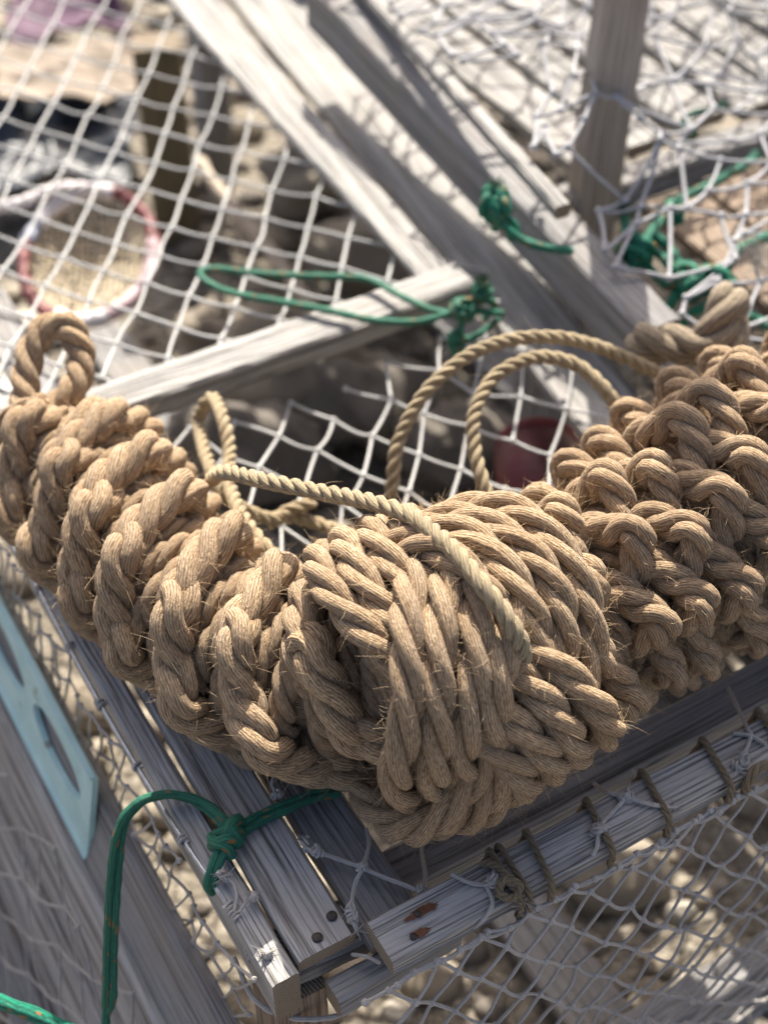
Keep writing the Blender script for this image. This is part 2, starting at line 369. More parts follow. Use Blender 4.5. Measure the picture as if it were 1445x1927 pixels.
def plank(parent, name, p0, p1, w, th, m=None, wdir=None, w2=None, n=44, warp=.0012, rough=.0009, chamfer=.0025):
    """board whose top face runs from p0 to p1 (centre line), w wide, th thick, grain along its length"""
    p0 = np.asarray(p0, float); p1 = np.asarray(p1, float); w2 = w2 or w
    t = unit(p1-p0); L = np.linalg.norm(p1-p0)
    wd = np.cross(Z, t) if wdir is None else np.asarray(wdir, float); wd = unit(wd-t*wd.dot(t)); nn = np.cross(t, wd)
    if nn[2] < 0 and wdir is None: nn = -nn
    c = min(chamfer, th*.3)
    x = np.linspace(0, 1, n); seed = rng.uniform(0, 100)
    ww = w+(w2-w)*x
    cs = []
    nx = 6
    for k in range(nx+1): cs.append((-1+2*k/nx, 0, k in (0, nx)))
    prof = [(-.5, -c, 0), (-.5, 0, c)] + [(-.5+k/nx, 0, 0) for k in range(1, nx)] + [(.5, 0, -c), (.5, -c, 0), (.5, -th*.5, 0), (.5, -th+c, 0), (.5, -th, -c), (0, -th, 0), (-.5, -th, c), (-.5, -th+c, 0), (-.5, -th*.5, 0)]
    K = len(prof); vs = np.zeros((n, K+1, 3)); uv = np.zeros((n, K+1, 2))
    for i in range(n):
        cx = p0+t*L*x[i]+wd*warp*mnoise.noise(Vector((x[i]*L*5, seed, 0)))*2+nn*warp*mnoise.noise(Vector((x[i]*L*4, seed+9, 0)))*2
        per = 0; last = None
        for k in range(K+1):
            a, b, o = prof[k % K]
            y = a*ww[i]+o
            q = rough*mnoise.noise(Vector((x[i]*L*45, k*1.3+seed, 3)))
            edge = abs(a) > .49
            pt = cx+wd*(y+(q*1.3*np.sign(a) if edge else 0))+nn*(b+(q if b > -c*1.1 else 0))
            vs[i, k] = pt
            if last is not None: per += math.hypot(y-last[0], b-last[1])
            last = (y, b); uv[i, k] = (x[i]*L, per)
    mb = MB()
    i = np.arange(n-1)[:, None]*(K+1)+np.arange(K)[None]
    f = np.stack([i, i+1, i+K+2, i+K+1], 2).reshape(-1, 4)
    # make sure faces look outward
    flip = np.dot(np.cross(vs[1, 3]-vs[0, 3], vs[0, 4]-vs[0, 3]), nn) > 0
    if flip: f = f[:, ::-1]
    mb.add(vs.reshape(-1, 3), f, uv.reshape(-1, 2), 0)
    for e in (0, n-1):
        ring = vs[e, :K]; cen = ring.mean(0)+t*(-.0006 if e == 0 else .0006)
        vv = np.vstack([ring, cen]); q = vv-cen
        uv2 = np.stack([q@wd, q@nn], 1); idx = np.arange(K)
        ff = np.stack([idx, (idx+1) % K, np.full(K, K)], 1)
        if (e == 0) != flip: ff = ff[:, ::-1]
        mb.add(vv, ff[:, ::-1], uv2, 1)
    o = mb.build(name, m or WOOD, parent, smooth=False, mats=[ENDW])
    return o
# ================================================================== string, net, cord
NETM = fibre_mat('net_twine', (.30, .275, .25), (.50, .47, .435), (.66, .63, .585), yarns=5, yd=.0005, patch=(.45, .42, .38), pf=.3, rough=.85)
NETC = fibre_mat('clean_net_twine', (.38, .38, .365), (.52, .52, .50), (.64, .64, .62), yarns=5, yd=.0005, patch=(.55, .55, .52), pf=.2)
TWINE = fibre_mat('brown_lashing_twine', (.10, .075, .035), (.24, .18, .10), (.38, .30, .18), yarns=7, yd=.0007, patch=(.16, .11, .05))
GREEN = fibre_mat('green_polypropylene', (.0, .075, .045), (.004, .16, .095), (.01, .30, .18), yarns=8, yd=.0009, patch=(.0, .11, .07), rough=.42, sheen=0, fleck=(.33, .15, .05))
def lump(mb, c, r, seed, mi=0, sq=(1, 1, 1), rg=10, sg=7, amp=.3):
    th = np.linspace(0, np.pi, sg); ph = np.linspace(0, 2*np.pi, rg+1)
    d = np.stack([np.sin(th)[:, None]*np.cos(ph)[None], np.sin(th)[:, None]*np.sin(ph)[None], np.broadcast_to(np.cos(th)[:, None], (sg, rg+1))], 2)
    k = 1+amp*np.array([[mnoise.noise(Vector(d[i, j]*1.6)+Vector((seed, seed*.7, 0))) for j in range(rg+1)] for i in range(sg)])
    v = np.asarray(c)+d*k[..., None]*r*np.asarray(sq)
    i = np.arange(sg-1)[:, None]*(rg+1)+np.arange(rg)[None]
    f = np.stack([i, i+rg+1, i+rg+2, i+1], 2).reshape(-1, 4)
    uv = np.stack(np.broadcast_arrays(th[:, None]*r*1.0+seed, ph[None]/6.28), 2)
    mb.add(v.reshape(-1, 3), f, uv.reshape(-1, 2), mi)
def ties(mb, c, r, axis, turns=2.5, tr=.0012):
    """a wound knot of twine"""
    axis = unit(np.asarray(axis, float)); a = unit(np.cross(axis, (.3, .2, .9))); b = np.cross(axis, a)
    s = np.linspace(0, 1, int(22*turns)); ph = s*turns*6.283+rng.uniform(0, 6)
    p = np.asarray(c)+axis*((s-.5)*turns*tr*2.2)[:, None]+r*(np.cos(ph)[:, None]*a+np.sin(ph)[:, None]*b)*(1+.12*np.sin(ph*1.7))[:, None]
    tube(mb, p, tr, 6)
def lattice(parent, name, o, a, b, ri, rj, inside, r=.0014, zf=None, m=None, jit=.004, knot=1.9, near=False, missing=.0):
    """knotted net: strands along a and b between knots o+a*i+b*j"""
    mb = MB(); pts = {}
    o, a, b = (np.asarray(q, float) for q in (o, a, b))
    for i in range(*ri):
        for j in range(*rj):
            p = o+a*i+b*j+rng.normal(0, jit, 3)*np.array((1, 1, .6))
            if zf is not None: p = zf(p)
            if p is None or not inside(p): continue
            pts[i, j] = p
    edges = [(k, (k[0]+d[0], k[1]+d[1])) for k in pts for d in ((1, 0), (0, 1)) if (k[0]+d[0], k[1]+d[1]) in pts and rng.uniform() >= missing]
    nbr = {k: [] for k in pts}
    for k, q in edges: nbr[k].append(q); nbr[q].append(k)
    seen = {}; best = set()
    for k in pts:                                                    # keep only what hangs together
        if k in seen: continue
        todo, comp = [k], {k}; seen[k] = 1
        while todo:
            for q in nbr[todo.pop()]:
                if q not in seen: seen[q] = 1; comp.add(q); todo.append(q)
        if len(comp) > len(best): best = comp
    for k in best:
        p = pts[k]; i, j = k
        if near:
            for q in range(2): ties(mb, p, r*1.05, a if q else b, 1.6, r*.75)
        else: lump(mb, p, r*knot, i*3.1+j*7.7, rg=7, sg=5, sq=(1.15, 1.15, 1))
    for k, q in edges:
        if k not in best: continue
        p, q = pts[k], pts[q]
        s = np.linspace(0, 1, 7)[:, None]
        c = p+(q-p)*s+rng.normal(0, .0009, 3)*np.sin(s*np.pi)+np.array((0, 0, -.0015))*np.sin(s*np.pi)
        tube(mb, c, r*rng.uniform(.9, 1.1), 6, cap=False)
    return mb.build(name, m or NETM, parent)
def cord(mb, pts, r, closed=False, n=14, k=8, wob=.0):
    p = cr(pts, n, closed)
    p, s = resample(p, r*.9)
    rr = r*(1+.08*np.sin(s/r*1.1+rng.uniform(0, 6)))
    tube(mb, p, rr, k); return p
# ================================================================== the near trap
trap = empty('lobster_trap', T(.25, .3, -.45), 'grey weathered wooden lobster trap under the rope fender, net stretched over its frame', 'lobster trap')
plank(trap, 'side_board', T(-.0125, -.002, -.003), T(-.020, 1.25, -.003), .0185, .046, WOOD)
mid = plank(trap, 'top_board', T(.0195, .003, 0), T(.0215, 1.25, .0), .0405, .013, WOOD, n=60)
plank(trap, 'top_board', T(.0665, -.006, -.010), T(.0650, 1.0, -.012), .0415, .012, WOODD)
plank(trap, 'cross_piece', T(-.001, .022, -.0155), T(.085, .022, -.0245), .036, .020, WOODD)
plank(trap, 'top_rail', T(.0455, -.0165, .013), T(1.15, -.022, .013), .034, .017, WOOD, n=70)
plank(trap, 'lower_rail', T(.012, -.015, -.021), T(.105, -.011, -.021), .018, .022, WOODD)
plank(trap, 'inner_rail', T(.088, .044, -.030), T(1.1, .050, -.030), .036, .018, WOODD)
plank(trap, 'corner_post', T(.0165, .0225, -.042), T(.0165, .0225, -.45), .043, .037, WOODB, wdir=V)
plank(trap, 'cross_bar', T(.088, .561, .004), T(.474, .558, .004), .041, .026, WOODP, n=50)
plank(trap, 'top_slat', T(.453, .552, -.003), T(.505, 1.30, -.003), .033, .012, WOODP, w2=.063)
plank(trap, 'top_slat', T(.470, .12, -.022), T(.606, 1.32, -.017), .066, .013, WOODP, w2=.092, n=60)
plank(trap, 'top_slat', T(.575, .15, -.03), T(.588, .66, -.03), .034, .012, WOODP)
def face_slat(y0, y1, z0, z1, m_, th=.014):
    """slat of the sloping left side, its face between two levels"""
    e0, e1 = P(0, y0, z0), P(0, y1, z1); v0 = (e0-O)@V
    d = e1-e0; d = d-V*(d@V); w_ = np.linalg.norm(d); d = d/w_; c = e0+d*w_/2
    if np.cross(-V, d)@(np.array((0, 0, CAMH))-c) < 0: d = -d
    plank(trap, 'side_slat', c+V*.45, c-V*(v0+.06), w_, th, m_, wdir=d)
face_slat(1140, 1320, -.13, -.21, WOODD); face_slat(1345, 1505, -.20, -.285, WOOD); face_slat(1530, 1690, -.285, -.36, WOOD); face_slat(1730, 1880, -.36, -.42, WOODD)  # first one added in dark wood so the turquoise panel's holes look dark
for q in (0, 3, 7): plank(trap, 'floor_slat', T(-.03+q*.11, .02, -.425), T(-.03+q*.11, 1.2, -.425), .062, .014, WOODD)
plank(trap, 'bottom_rail', T(.12, -.028, -.33), T(1.2, -.028, -.33), .03, .075, WOODD)
plank(trap, 'corner_post', T(.60, .56, -.05), T(.60, .56, -.45), .04, .04, WOODD, wdir=V)
# nails
NAIL = plain('rusty_nail', (.06, .05, .045), .6, .4, 400, .0003, .6)
RUST = plain('rust_stain', (.13, .05, .022), .9, .55, 160, .0004)
for q, (u, v, z, par) in enumerate([(.0318, .020, .0004, mid), (.0165, .0115, .0004, mid)]):
    mb = MB(); c = T(u, v, z); lump(mb, c, .0037, q, sq=(1, 1, .35), rg=12, sg=8, amp=.15)
    mb.build('nail', NAIL, mid)
rail = [o for o in trap.children if o.name.startswith('top_rail')][0]
for q, (u, v, l) in enumerate([(.0755, -.0125, .013), (.0655, -.0248, .008)]):
    mb = MB(); c = T(u, v, .0134); lump(mb, c, .0026, q+4, sq=(1, 1, .5), rg=12, sg=8, amp=.2); mb.build('nail', NAIL, rail)
    mb = MB(); a = np.linspace(0, 6.2832, 49)[:-1]
    rr = np.array([1+.35*mnoise.noise(Vector((math.cos(t_)*1.6, math.sin(t_)*1.6, q*5)))+.5*mnoise.noise(Vector((math.cos(t_)*7, math.sin(t_)*7, q*5+2))) for t_ in a])
    pts = np.array([T(u+.004+l*math.cos(t_)*k, v+.0028*math.sin(t_)*k, .0136) for t_, k in zip(a, rr)])
    vv = np.vstack([pts, T(u, v, .0134)]); idx = np.arange(48)
    mb.add(vv, np.stack([idx, (idx+1) % 48, np.full(48, 48)], 1)); mb.build('rust_stain', RUST, rail)
# wire along the left edge
WIRE = plain('galvanised_wire', (.50, .51, .52), .38, .15, 200, .0002, .85)
mb = MB()
wp = [P(-40, 925, -.002), P(60, 1085, -.004), P(130, 1215, -.005), P(200, 1342, -.006), P(265, 1452, -.006), P(345, 1580, -.006), P(420, 1690, -.007), P(452, 1733, -.008), P(468, 1768, -.014), P(476, 1805, -.03)]
wp += [wp[-1]+np.array((.002, .0, -.05)), wp[-1]+np.array((.004, .0, -.14)), wp[-1]+np.array((.006, .0, -.38))]
cord(mb, wp, .0016, n=10); mb.build('edge_wire', WIRE, trap)
mb = MB()
for px, py, tn in [(439, 1716, 5), (345, 1583, 2), (190, 1325, 2.5), (133, 1218, 1.6), (75, 1112, 2), (258, 1442, 1.5), (473, 1795, 3)]:
    c = P(px, py, -.006 if py < 1760 else -.025); d = P(px+8, py+13, -.006)-P(px, py, -.006)
    mb = MB(); ties(mb, c, .0030, d, tn, .0013); mb.build('twine_wrap', NETM, trap)
# frayed ends and short strings on the side board
def fray(mb, c, n=26, l=.006, d=(0, 0, .4)):
    for _ in range(n):
        e = unit(rng.normal(0, 1, 3)+np.asarray(d))*l*rng.uniform(.5, 1.2)
        q = np.linspace(0, 1, 5)[:, None]; cc = np.asarray(c)+e*q+rng.normal(0, l*.35, 3)*q*q
        tube(mb, cc, .0003, 4, cap=False)
for pts in ([P(433, 1605, .002), P(422, 1625, .004), P(418, 1645, .004)], [P(441, 1715, -.002), P(446, 1690, .001), P(441, 1665, .003), P(425, 1650, .004)], [P(452, 1716, .0), P(462, 1700, .004), P(478, 1688, .004)],
            [P(475, 1795, -.02), P(492, 1793, -.006), P(503, 1795, -.001)]):
    mb = MB(); cord(mb, pts, .0012); q = pts[-1]
    lump(mb, q, .0036, q[0]*90, amp=.6); fray(mb, q); mb.build('string_end', NETM, trap)
# twine on the boards by the corner
mb = MB()
mbs = [MB() for _ in range(6)]; mb = mbs[0]
K1, K2, K3 = P(682, 1633, .004), P(661, 1715, .004), P(790, 1675, .0)
cord(mb, [P(566, 1582, .003), P(580, 1597, .005), P(600, 1604, .006), P(640, 1618, .0), K1], .0015)
cord(mb, [K1, P(720, 1650, .001), P(760, 1665, .002), K3, P(800, 1650, -.01), P(793, 1600, -.03), P(795, 1560, -.03)], .0015)
cord(mb, [P(690, 1560, -.008), P(694, 1590, -.004), K1, P(668, 1665, .0), K2, P(672, 1752, .001)], .0015)
cord(mbs[1], [P(520, 1455, .004), P(512, 1475, .004), P(520, 1492, .004)], .0014)
for q, mb in ((P(575, 1590, .004), mbs[0]), (P(597, 1602, .006), mbs[0]), (K1, mbs[0]), (K2, mbs[0]), (P(664, 1728, .003), mbs[0]), (P(522, 1495, .004), mbs[1]), (K3, mbs[0])):
    for s_ in range(3): ties(mb, q+rng.normal(0, .0008, 3), .0026, rng.normal(0, 1, 3), 1.8, .0011)
for q, mb in ((P(671, 1753, .001), mbs[0]), (P(569, 1580, .004), mbs[0]), (P(522, 1495, .004), mbs[1]), (P(652, 1717, .001), mbs[0])): fray(mb, q, 14, .005)
cord(mbs[2], [P(662, 1796, -.012), P(690, 1800, -.01), P(715, 1812, -.012)], .0013)
cord(mbs[3], [P(850, 1645, .014), P(880, 1660, .015), P(915, 1665, .0155), P(928, 1655, .016), P(930, 1635, .016)], .0015)
cord(mbs[3], [P(915, 1665, .0155), P(926, 1700, .014), P(905, 1735, .008), P(870, 1757, -.01)], .0015)
K4, K5 = P(1127, 1558, .017), P(1175, 1500, .016)
cord(mbs[4], [P(1190, 1450, .0), K5, P(1150, 1530, .016), K4, P(1120, 1600, .014), P(1090, 1625, .0)], .0015)
cord(mbs[4], [P(1118, 1475, -.01), P(1140, 1490, .013), K5, P(1225, 1514, .017), P(1270, 1520, .014)], .0015)
K6 = P(1395, 1430, .016)
cord(mbs[5], [P(1370, 1295, -.01), P(1405, 1370, .015), P(1412, 1385, .016), K6, P(1375, 1470, .01)], .0015)
cord(mbs[5], [P(1380, 1380, .015), P(1412, 1385, .016), P(1440, 1400, .016)], .0015)
for q, mb in ((K4, mbs[4]), (P(1122, 1560, .018), mbs[4]), (K5, mbs[4]), (K6, mbs[5]), (P(1391, 1445, .014), mbs[5]), (P(925, 1660, .017), mbs[3])):
    for s_ in range(4): ties(mb, q+rng.normal(0, .0012, 3), .0028, rng.normal(0, 1, 3), 1.8, .0012)
for q, mb in ((K4, mbs[4]), (P(1270, 1522, .012), mbs[4]), (K6, mbs[5])): fray(mb, q, 16, .006)
for mb in mbs: mb.build('knotted_twine', NETM, trap)
# loose white string round the post
mb = MB()
cord(mb, [P(455, 1835, -.06), P(475, 1875, -.062), P(510, 1903, -.062), P(560, 1917, -.06), P(620, 1915, -.062), P(660, 1900, -.066), P(690, 1880, -.08)], .0019)
cord(mb, [P(440, 1800, -.05), P(455, 1835, -.06), P(470, 1870, -.075)], .0016)
mb.build('post_string', NETM, trap)
# brown lashing wound along the rail
mb = MB()
def lash(px, py, sk=.006, r=.0026):
    c = P(px, py, .013); d = c-O; u = d@U
    p = [T(u+sk, .012, -.022), T(u+sk*.8, .004, .004), T(u+sk*.6, .0015, .0155), T(u, -.0165, .0162), T(u-sk*.6, -.0365, .0152), T(u-sk*.8, -.0400, .004), T(u-sk*.2, -.036, -.009), T(u+.01, -.018, -.008)]
    rope(mb, cr(p, 10), r*2, r*9, -1, 3, k=7)
for px, py in [(1016, 1620), (1118, 1545), (1214, 1478), (1322, 1410), (1420, 1348)]: lash(px, py)
for px, py in [(951, 1652), (966, 1640)]: lash(px, py, .002, .0023)
kp = P(955, 1655, .019)
rope(mb, cr([P(905, 1625, .016), P(930, 1628, .02), P(955, 1650, .022), P(978, 1668, .02), P(965, 1690, .016), P(940, 1680, .02), P(950, 1655, .023), P(985, 1690, .012)], 10), .0055, .014, -1, k=7)
rope(mb, cr([P(935, 1680, .017), P(955, 1692, .016), P(980, 1688, .014), P(1000, 1700, .008)], 10), .0050, .014, -1, k=7)
rope(mb, cr([P(1445, 1440, .02), P(1425, 1445, .02), P(1408, 1470, .012), P(1400, 1500, -.01)], 10), .0075, .03, -1, k=7)
mb.build('lashing', TWINE, trap)
mb = MB(); fray(mb, P(985, 1692, .012), 30, .010, (0, -1, -.4)); mb.build('frayed_end', NETM, trap)
# ---- nets of the trap
def uvz(p): d = p-O; return d@U, d@V, d[2]
o0 = P(211, 242, .0); a0 = P(233, 194, 0)-o0; b0 = P(284, 261, 0)-o0
def in_top(p):
    u, v, z = uvz(p); return .02 < u < .51 and .55 < v < 1.55
def sag(p):
    u, v, z = uvz(p); p = p.copy(); p[2] = .006-.022*min(1, max(0, u/.40))-.02*math.sin(max(0, min(1, u/.46))*math.pi)*math.sin(max(0, min(1, (v-.57)/.8))*math.pi)+p[2]*.3; return p
lattice(trap, 'netting', o0, a0, b0, (-16, 12), (-10, 14), in_top, .0016, sag, NETC, jit=.0016)
o1 = P(624, 753, -.02); a1 = P(599, 824, -.02)-o1; b1 = P(702, 785, -.02)-o1
def in_low(p):
    u, v, z = uvz(p); return .10 < u < .50 and .07 < v < .54
def sag1(p):
    u, v, z = uvz(p); p = p.copy(); p[2] = -.012-.03*math.sin(max(0, min(1, (u-.09)/.4))*math.pi)+rng.normal(0, .004); return p
lattice(trap, 'netting', o1, a1, b1, (-4, 13), (-9, 9), in_low, .0015, sag1, NETC, jit=.004, missing=.03)
oR = T(.10, -.042, -.01)
def in_r(p):
    u, v, z = uvz(p); return .02 < u < 1.0 and -.43 < z < .001
def bulge_r(p):
    u, v, z = uvz(p)
    if z > .05: return None
    if z > -.004: return p-Z*(z+.001)+V*.004
    return p-V*(.03*math.sin(min(1, -z/.43)*math.pi)+rng.normal(0, .0015))
oR = on_plane(1020, 1658, V, -.045); aR = on_plane(1020-54, 1658+56, V, -.045)-oR; bR = on_plane(1020+31, 1658+7, V, -.045)-oR
lattice(trap, 'netting', oR, aR, bR, (-26, 20), (-36, 56), in_r, .0013, bulge_r, NETM, jit=.0013)
oL = T(-.034, .02, -.012)
def in_l(p):
    u, v, z = uvz(p); return -.0 < v < 1.15 and -.42 < z < -.008
def bulge_l(p):
    u, v, z = uvz(p); return p-U*(.026*math.sin(min(1, -z/.42)*math.pi)+rng.normal(0, .003))
oL = on_plane(300, 1560, U, -.030); aL = on_plane(322, 1588, U, -.030)-oL; bL = on_plane(284, 1596, U, -.030)-oL
lattice(trap, 'netting', oL, aL, bL, (-40, 40), (-40, 40), in_l, .0011, None, NETM, jit=.0022)
# net hung over the sloping side
e0_ = P(0, 1345, -.20); d_ = P(0, 1690, -.36)-e0_; d_ = unit(d_-V*(d_@V)); n_ = unit(np.cross(V, d_)); n_ = n_*np.sign(n_@(np.array((0, 0, CAMH))-e0_))
def in_s(p):
    return -1.0 < (p-e0_)@V < .6 and -.02 < (p-e0_)@d_ < .30
lattice(trap, 'netting', e0_+n_*.012, V*.034+d_*.026, V*.034-d_*.030, (-30, 30), (-30, 30), in_s, .0012, lambda p: p+n_*rng.uniform(0, .012), NETM, jit=.003, missing=.05)
# ---- turquoise plate against the side
TURQ = None
def turquoise():
    m, nt, bs = mat('turquoise_paint'); g = G(nt)
    pos = g.n('ShaderNodeNewGeometry').outputs['Position']; uv = g.n('ShaderNodeUVMap').outputs[0]; sp = g.n('ShaderNodeSeparateXYZ', {0: uv})
    n = g.noise(pos, 35, 5, .65); n2 = g.noise(pos, 140, 3, .6)
    col = g.ramp(n, [(.3, (.32, .53, .53)), (.7, (.45, .65, .64))])
    e = g.m('SUBTRACT', g.m('ADD', g.m('MULTIPLY', sp.outputs[0], 9.0), g.m('MULTIPLY', n, .8)), 3.55)
    col = g.mix(g.m('MULTIPLY', e, 4.0), col, (.50, .50, .36)); e2 = g.m('SUBTRACT', e, .18)
    col = g.mix(g.m('MULTIPLY', e2, 6.0), col, (.36, .15, .04))
    chip = g.m('GREATER_THAN', g.noise(g.xyz(g.m('MULTIPLY', sp.outputs[0], 30), g.m('MULTIPLY', sp.outputs[1], 60), 4), 1.0, 5, .7), .63)
    col = g.mix(g.m('MULTIPLY', chip, .8), col, (.20, .19, .16))
    nt.links.new(col, bs.inputs['Base Color']); bs.inputs['Roughness'].default_value = .5
    nt.links.new(g.bump(n2, .4, .0006), bs.inputs['Normal']); return m
plate = MB()
q_ = on_plane(187, 1458, U, -.040)-O; vp0 = q_@V; zp0 = q_[2]
def plate_pt(l, h, d=0.0): return T(-.040-d-h*.20, vp0+l, zp0-h)
NL, NH = 72, 20; LP, HP = .52, .098
# plate with two lens shaped hand holes, cut as a grid of quads pushed to the hole edge
hol = [(.072, .045, .052, .020), (.205, .045, .060, .022), (.345, .045, .057, .021)]
gx = np.linspace(0, LP, NL+1); gy = np.linspace(0, HP, NH+1)
def inside_hole(l, h): return any(((l-a)/c)**2+((h-b)/d)**2 < 1 for a, b, c, d in hol)
idx = {}; vv = []; uu = []
def pv(i, j, s):
    if (i, j, s) not in idx:
        l, h = gx[i], gy[j]
        for a, b, c, d in hol:
            k = math.sqrt(((l-a)/c)**2+((h-b)/d)**2)
            if .72 < k < 1.28: l, h = a+(l-a)/k, b+(h-b)/k
        rim = .003*(1 if j in (0, NH) else 0)
        idx[i, j, s] = len(vv); vv.append(plate_pt(l, h, (.005 if s else 0)+rim)); uu.append((l, h))
    return idx[i, j, s]
ff = []; cells = {(i, j) for i in range(NL) for j in range(NH) if not inside_hole((gx[i]+gx[i+1])/2, (gy[j]+gy[j+1])/2)}
for i, j in cells:
    q = [(i, j), (i+1, j), (i+1, j+1), (i, j+1)]
    ff.append([pv(*c, 1) for c in q]); ff.append([pv(*c, 0) for c in q[::-1]])
    for (p_, r_), nb in (((q[0], q[1]), (i, j-1)), ((q[1], q[2]), (i+1, j)), ((q[2], q[3]), (i, j+1)), ((q[3], q[0]), (i-1, j))):
        if nb not in cells: ff.append([pv(*p_, 0), pv(*r_, 0), pv(*r_, 1), pv(*p_, 1)])
plate.add(np.array(vv), np.array(ff), np.array(uu))
po = plate.build('crate_panel', turquoise(), None, smooth=False)
setp(po, 'turquoise painted panel with lens shaped holes, hanging on the left side of the trap', 'panel')
# ================================================================== ropes lying about
thin = MB()
lan = [P(395, 905, .10), P(425, 889, .135), P(500, 905, .155), P(600, 925, .17), P(700, 945, .185), P(770, 968, .196), P(820, 1005, .203), P(862, 1045, .206), P(905, 1098, .205), P(945, 1150, .197), P(975, 1200, .185), P(985, 1240, .168)]
DT = .0118
rope(thin, cr(lan, 16), DT, DT*2.7, 1, k=9, fuzzn=120, ends=(.006, 0), fl=(.003, .008))
lo = thin.build('lanyard', HEMP, None, mats=[FIB])
setp(lo, 'thin pale rope running over the big woven knot from the upper left', 'thin rope')
coil = MB()
c1 = [P(730, 960, .03), P(740, 900, .05), P(750, 830, .07), P(800, 740, .095), P(880, 670, .11), P(960, 640, .115), P(1050, 635, .11), P(1130, 655, .10), P(1200, 685, .085), P(1260, 720, .06), P(1320, 780, .03)]
c2 = [P(925, 975, .04), P(912, 920, .06), P(893, 850, .075), P(892, 780, .09), P(925, 715, .10), P(980, 680, .105), P(1030, 672, .105), P(1090, 690, .10), P(1140, 735, .09), P(1175, 790, .07), P(1200, 850, .04)]
c3 = [P(1200, 960, .05), P(1100, 970, .04), P(1010, 978, .04), P(930, 985, .03), P(830, 1010, .03)]
for q in (c1, c2, c3): rope(coil, cr(q, 16), DT, DT*2.7, 1, k=9, fuzzn=60, fl=(.003, .008))
o_ = coil.build('rope_coil', HEMP, None, mats=[FIB]); setp(o_, 'thin pale rope standing in two open loops behind the woven knot', 'rope loops')
tail = MB()
t1 = [P(372, 790, .02), P(385, 762, .04), P(402, 750, .05), P(420, 790, .06), P(432, 850, .055), P(430, 905, .06), P(455, 970, .07), P(500, 1030, .07), P(560, 1080, .06), P(620, 1120, .05)]
t2 = [P(372, 790, .02), P(385, 850, .03), P(405, 900, .04), P(430, 940, .035), P(500, 975, .01), P(560, 975, -.005), P(640, 1000, -.01), P(720, 1030, -.01)]
for q in (t1, t2): rope(tail, cr(q, 16), DT, DT*2.7, 1, k=9, fuzzn=60, fl=(.003, .008))
rope(tail, cr([P(505, 985, .0), P(545, 960, .005), P(590, 945, .005)], 10), DT, DT*2.7, 1, k=9)
o_ = tail.build('rope_tail', HEMP, None, mats=[FIB]); setp(o_, 'thin pale rope bight hanging behind the left arm of the fender', 'rope tail')
OLD = fibre_mat('old_thick_rope', (.15, .11, .07), (.30, .235, .155), (.44, .36, .25), yarns=11, patch=(.25, .19, .11))
tk = MB()
rope(tk, cr([P(1196, 642, .06), P(1225, 643, .075), P(1290, 650, .08), P(1335, 640, .09), P(1362, 590, .105), P(1372, 562, .11), P(1376, 590, .10), P(1362, 660, .08), P(1350, 740, .05), P(1345, 820, .01)], 14), .034, .10, 1, k=12, ends=(.02, 0))
o_ = tk.build('thick_rope', OLD, None); setp(o_, 'thick faded rope bent over itself behind the right arm of the fender', 'thick rope')
# ---- the eye at the left end of the fender
eye = MB()
ep = [P(120, 860, .07), P(70, 835, .07), P(50, 770, .08), P(50, 700, .095), P(68, 640, .11), P(100, 612, .118), P(135, 622, .116), P(153, 670, .10), P(140, 730, .09), P(105, 770, .08), P(95, 820, .07), P(120, 880, .06)]
rope(eye, cr(ep, 16), .0245, .060, -1, k=11, fuzzn=200)
for q, (x, y, z) in enumerate([(66, 778, .085), (74, 800, .083), (82, 822, .081), (92, 846, .078)]):
    c = P(x, y, z); ax = unit(P(85, 830, .07)-P(68, 770, .085)); s1 = unit(np.cross(ax, (.2, .9, .3))); s2 = np.cross(ax, s1)
    a = np.linspace(0, 6.6, 30)[:, None]
    rope(eye, c+.026*(np.cos(a)*s1+np.sin(a)*s2)+ax*a*.002, .0155, .04, -1, k=8, fuzzn=120)
eye.build('eye_loop', JUTE, fender, mats=[FIB])
# ---- green cord
def green(label, paths, r, knots=(), frays=()):
    mb = MB()
    for p in paths: cord(mb, p, r, k=10)
    for c, s in knots:
        for _ in range(4): ties(mb, np.asarray(c)+rng.normal(0, r*.5, 3), r*1.5*s, rng.normal(0, 1, 3), 1.5, r*.95)
    for c in frays:
        for _ in range(46):
            e = unit(rng.normal(0, .6, 3)+np.array((0, .3, 1)))*r*rng.uniform(2, 4); q = np.linspace(0, 1, 4)[:, None]
            tube(mb, np.asarray(c)+e*q, .0004, 4, cap=False)
    o = mb.build('green_cord', GREEN, None); setp(o, label, 'green cord', 'green cords tied to the traps'); return o
rg = .0030
gz = .008
mbg = [
 [P(640, 1483, -.0005), P(590, 1492, .002), P(540, 1512, .0045), P(490, 1533, .0045), P(455, 1552, .007), P(432, 1562, .010)],
 [P(640, 1493, -.0008), P(590, 1503, .002), P(540, 1524, .0045), P(492, 1546, .0045), P(458, 1566, .006), P(430, 1572, .009)],
 [P(437, 1556, .010), P(412, 1532, .010), P(380, 1508, .008), P(330, 1495, .010), P(280, 1500, .012), P(240, 1528, .006), P(218, 1580, -.01), P(208, 1660, -.035), P(203, 1760, -.07), P(200, 1880, -.11), P(200, 2000, -.15)],
 [P(425, 1560, .008), P(395, 1528, .005), P(360, 1505, .003), P(318, 1496, .006), P(270, 1508, .006), P(236, 1548, -.004), P(226, 1610, -.022), P(219, 1700, -.05), P(214, 1800, -.085), P(213, 1880, -.11), P(203, 1905, -.118)],
 [P(440, 1575, .010), P(425, 1600, .009), P(412, 1630, .004), P(403, 1660, -.004), P(412, 1674, -.012)],
 [P(425, 1575, .010), P(412, 1600, .008), P(398, 1635, .003), P(390, 1665, -.006), P(400, 1680, -.016)],
]
gA = MB()
for p in mbg: cord(gA, p, rg, k=10)
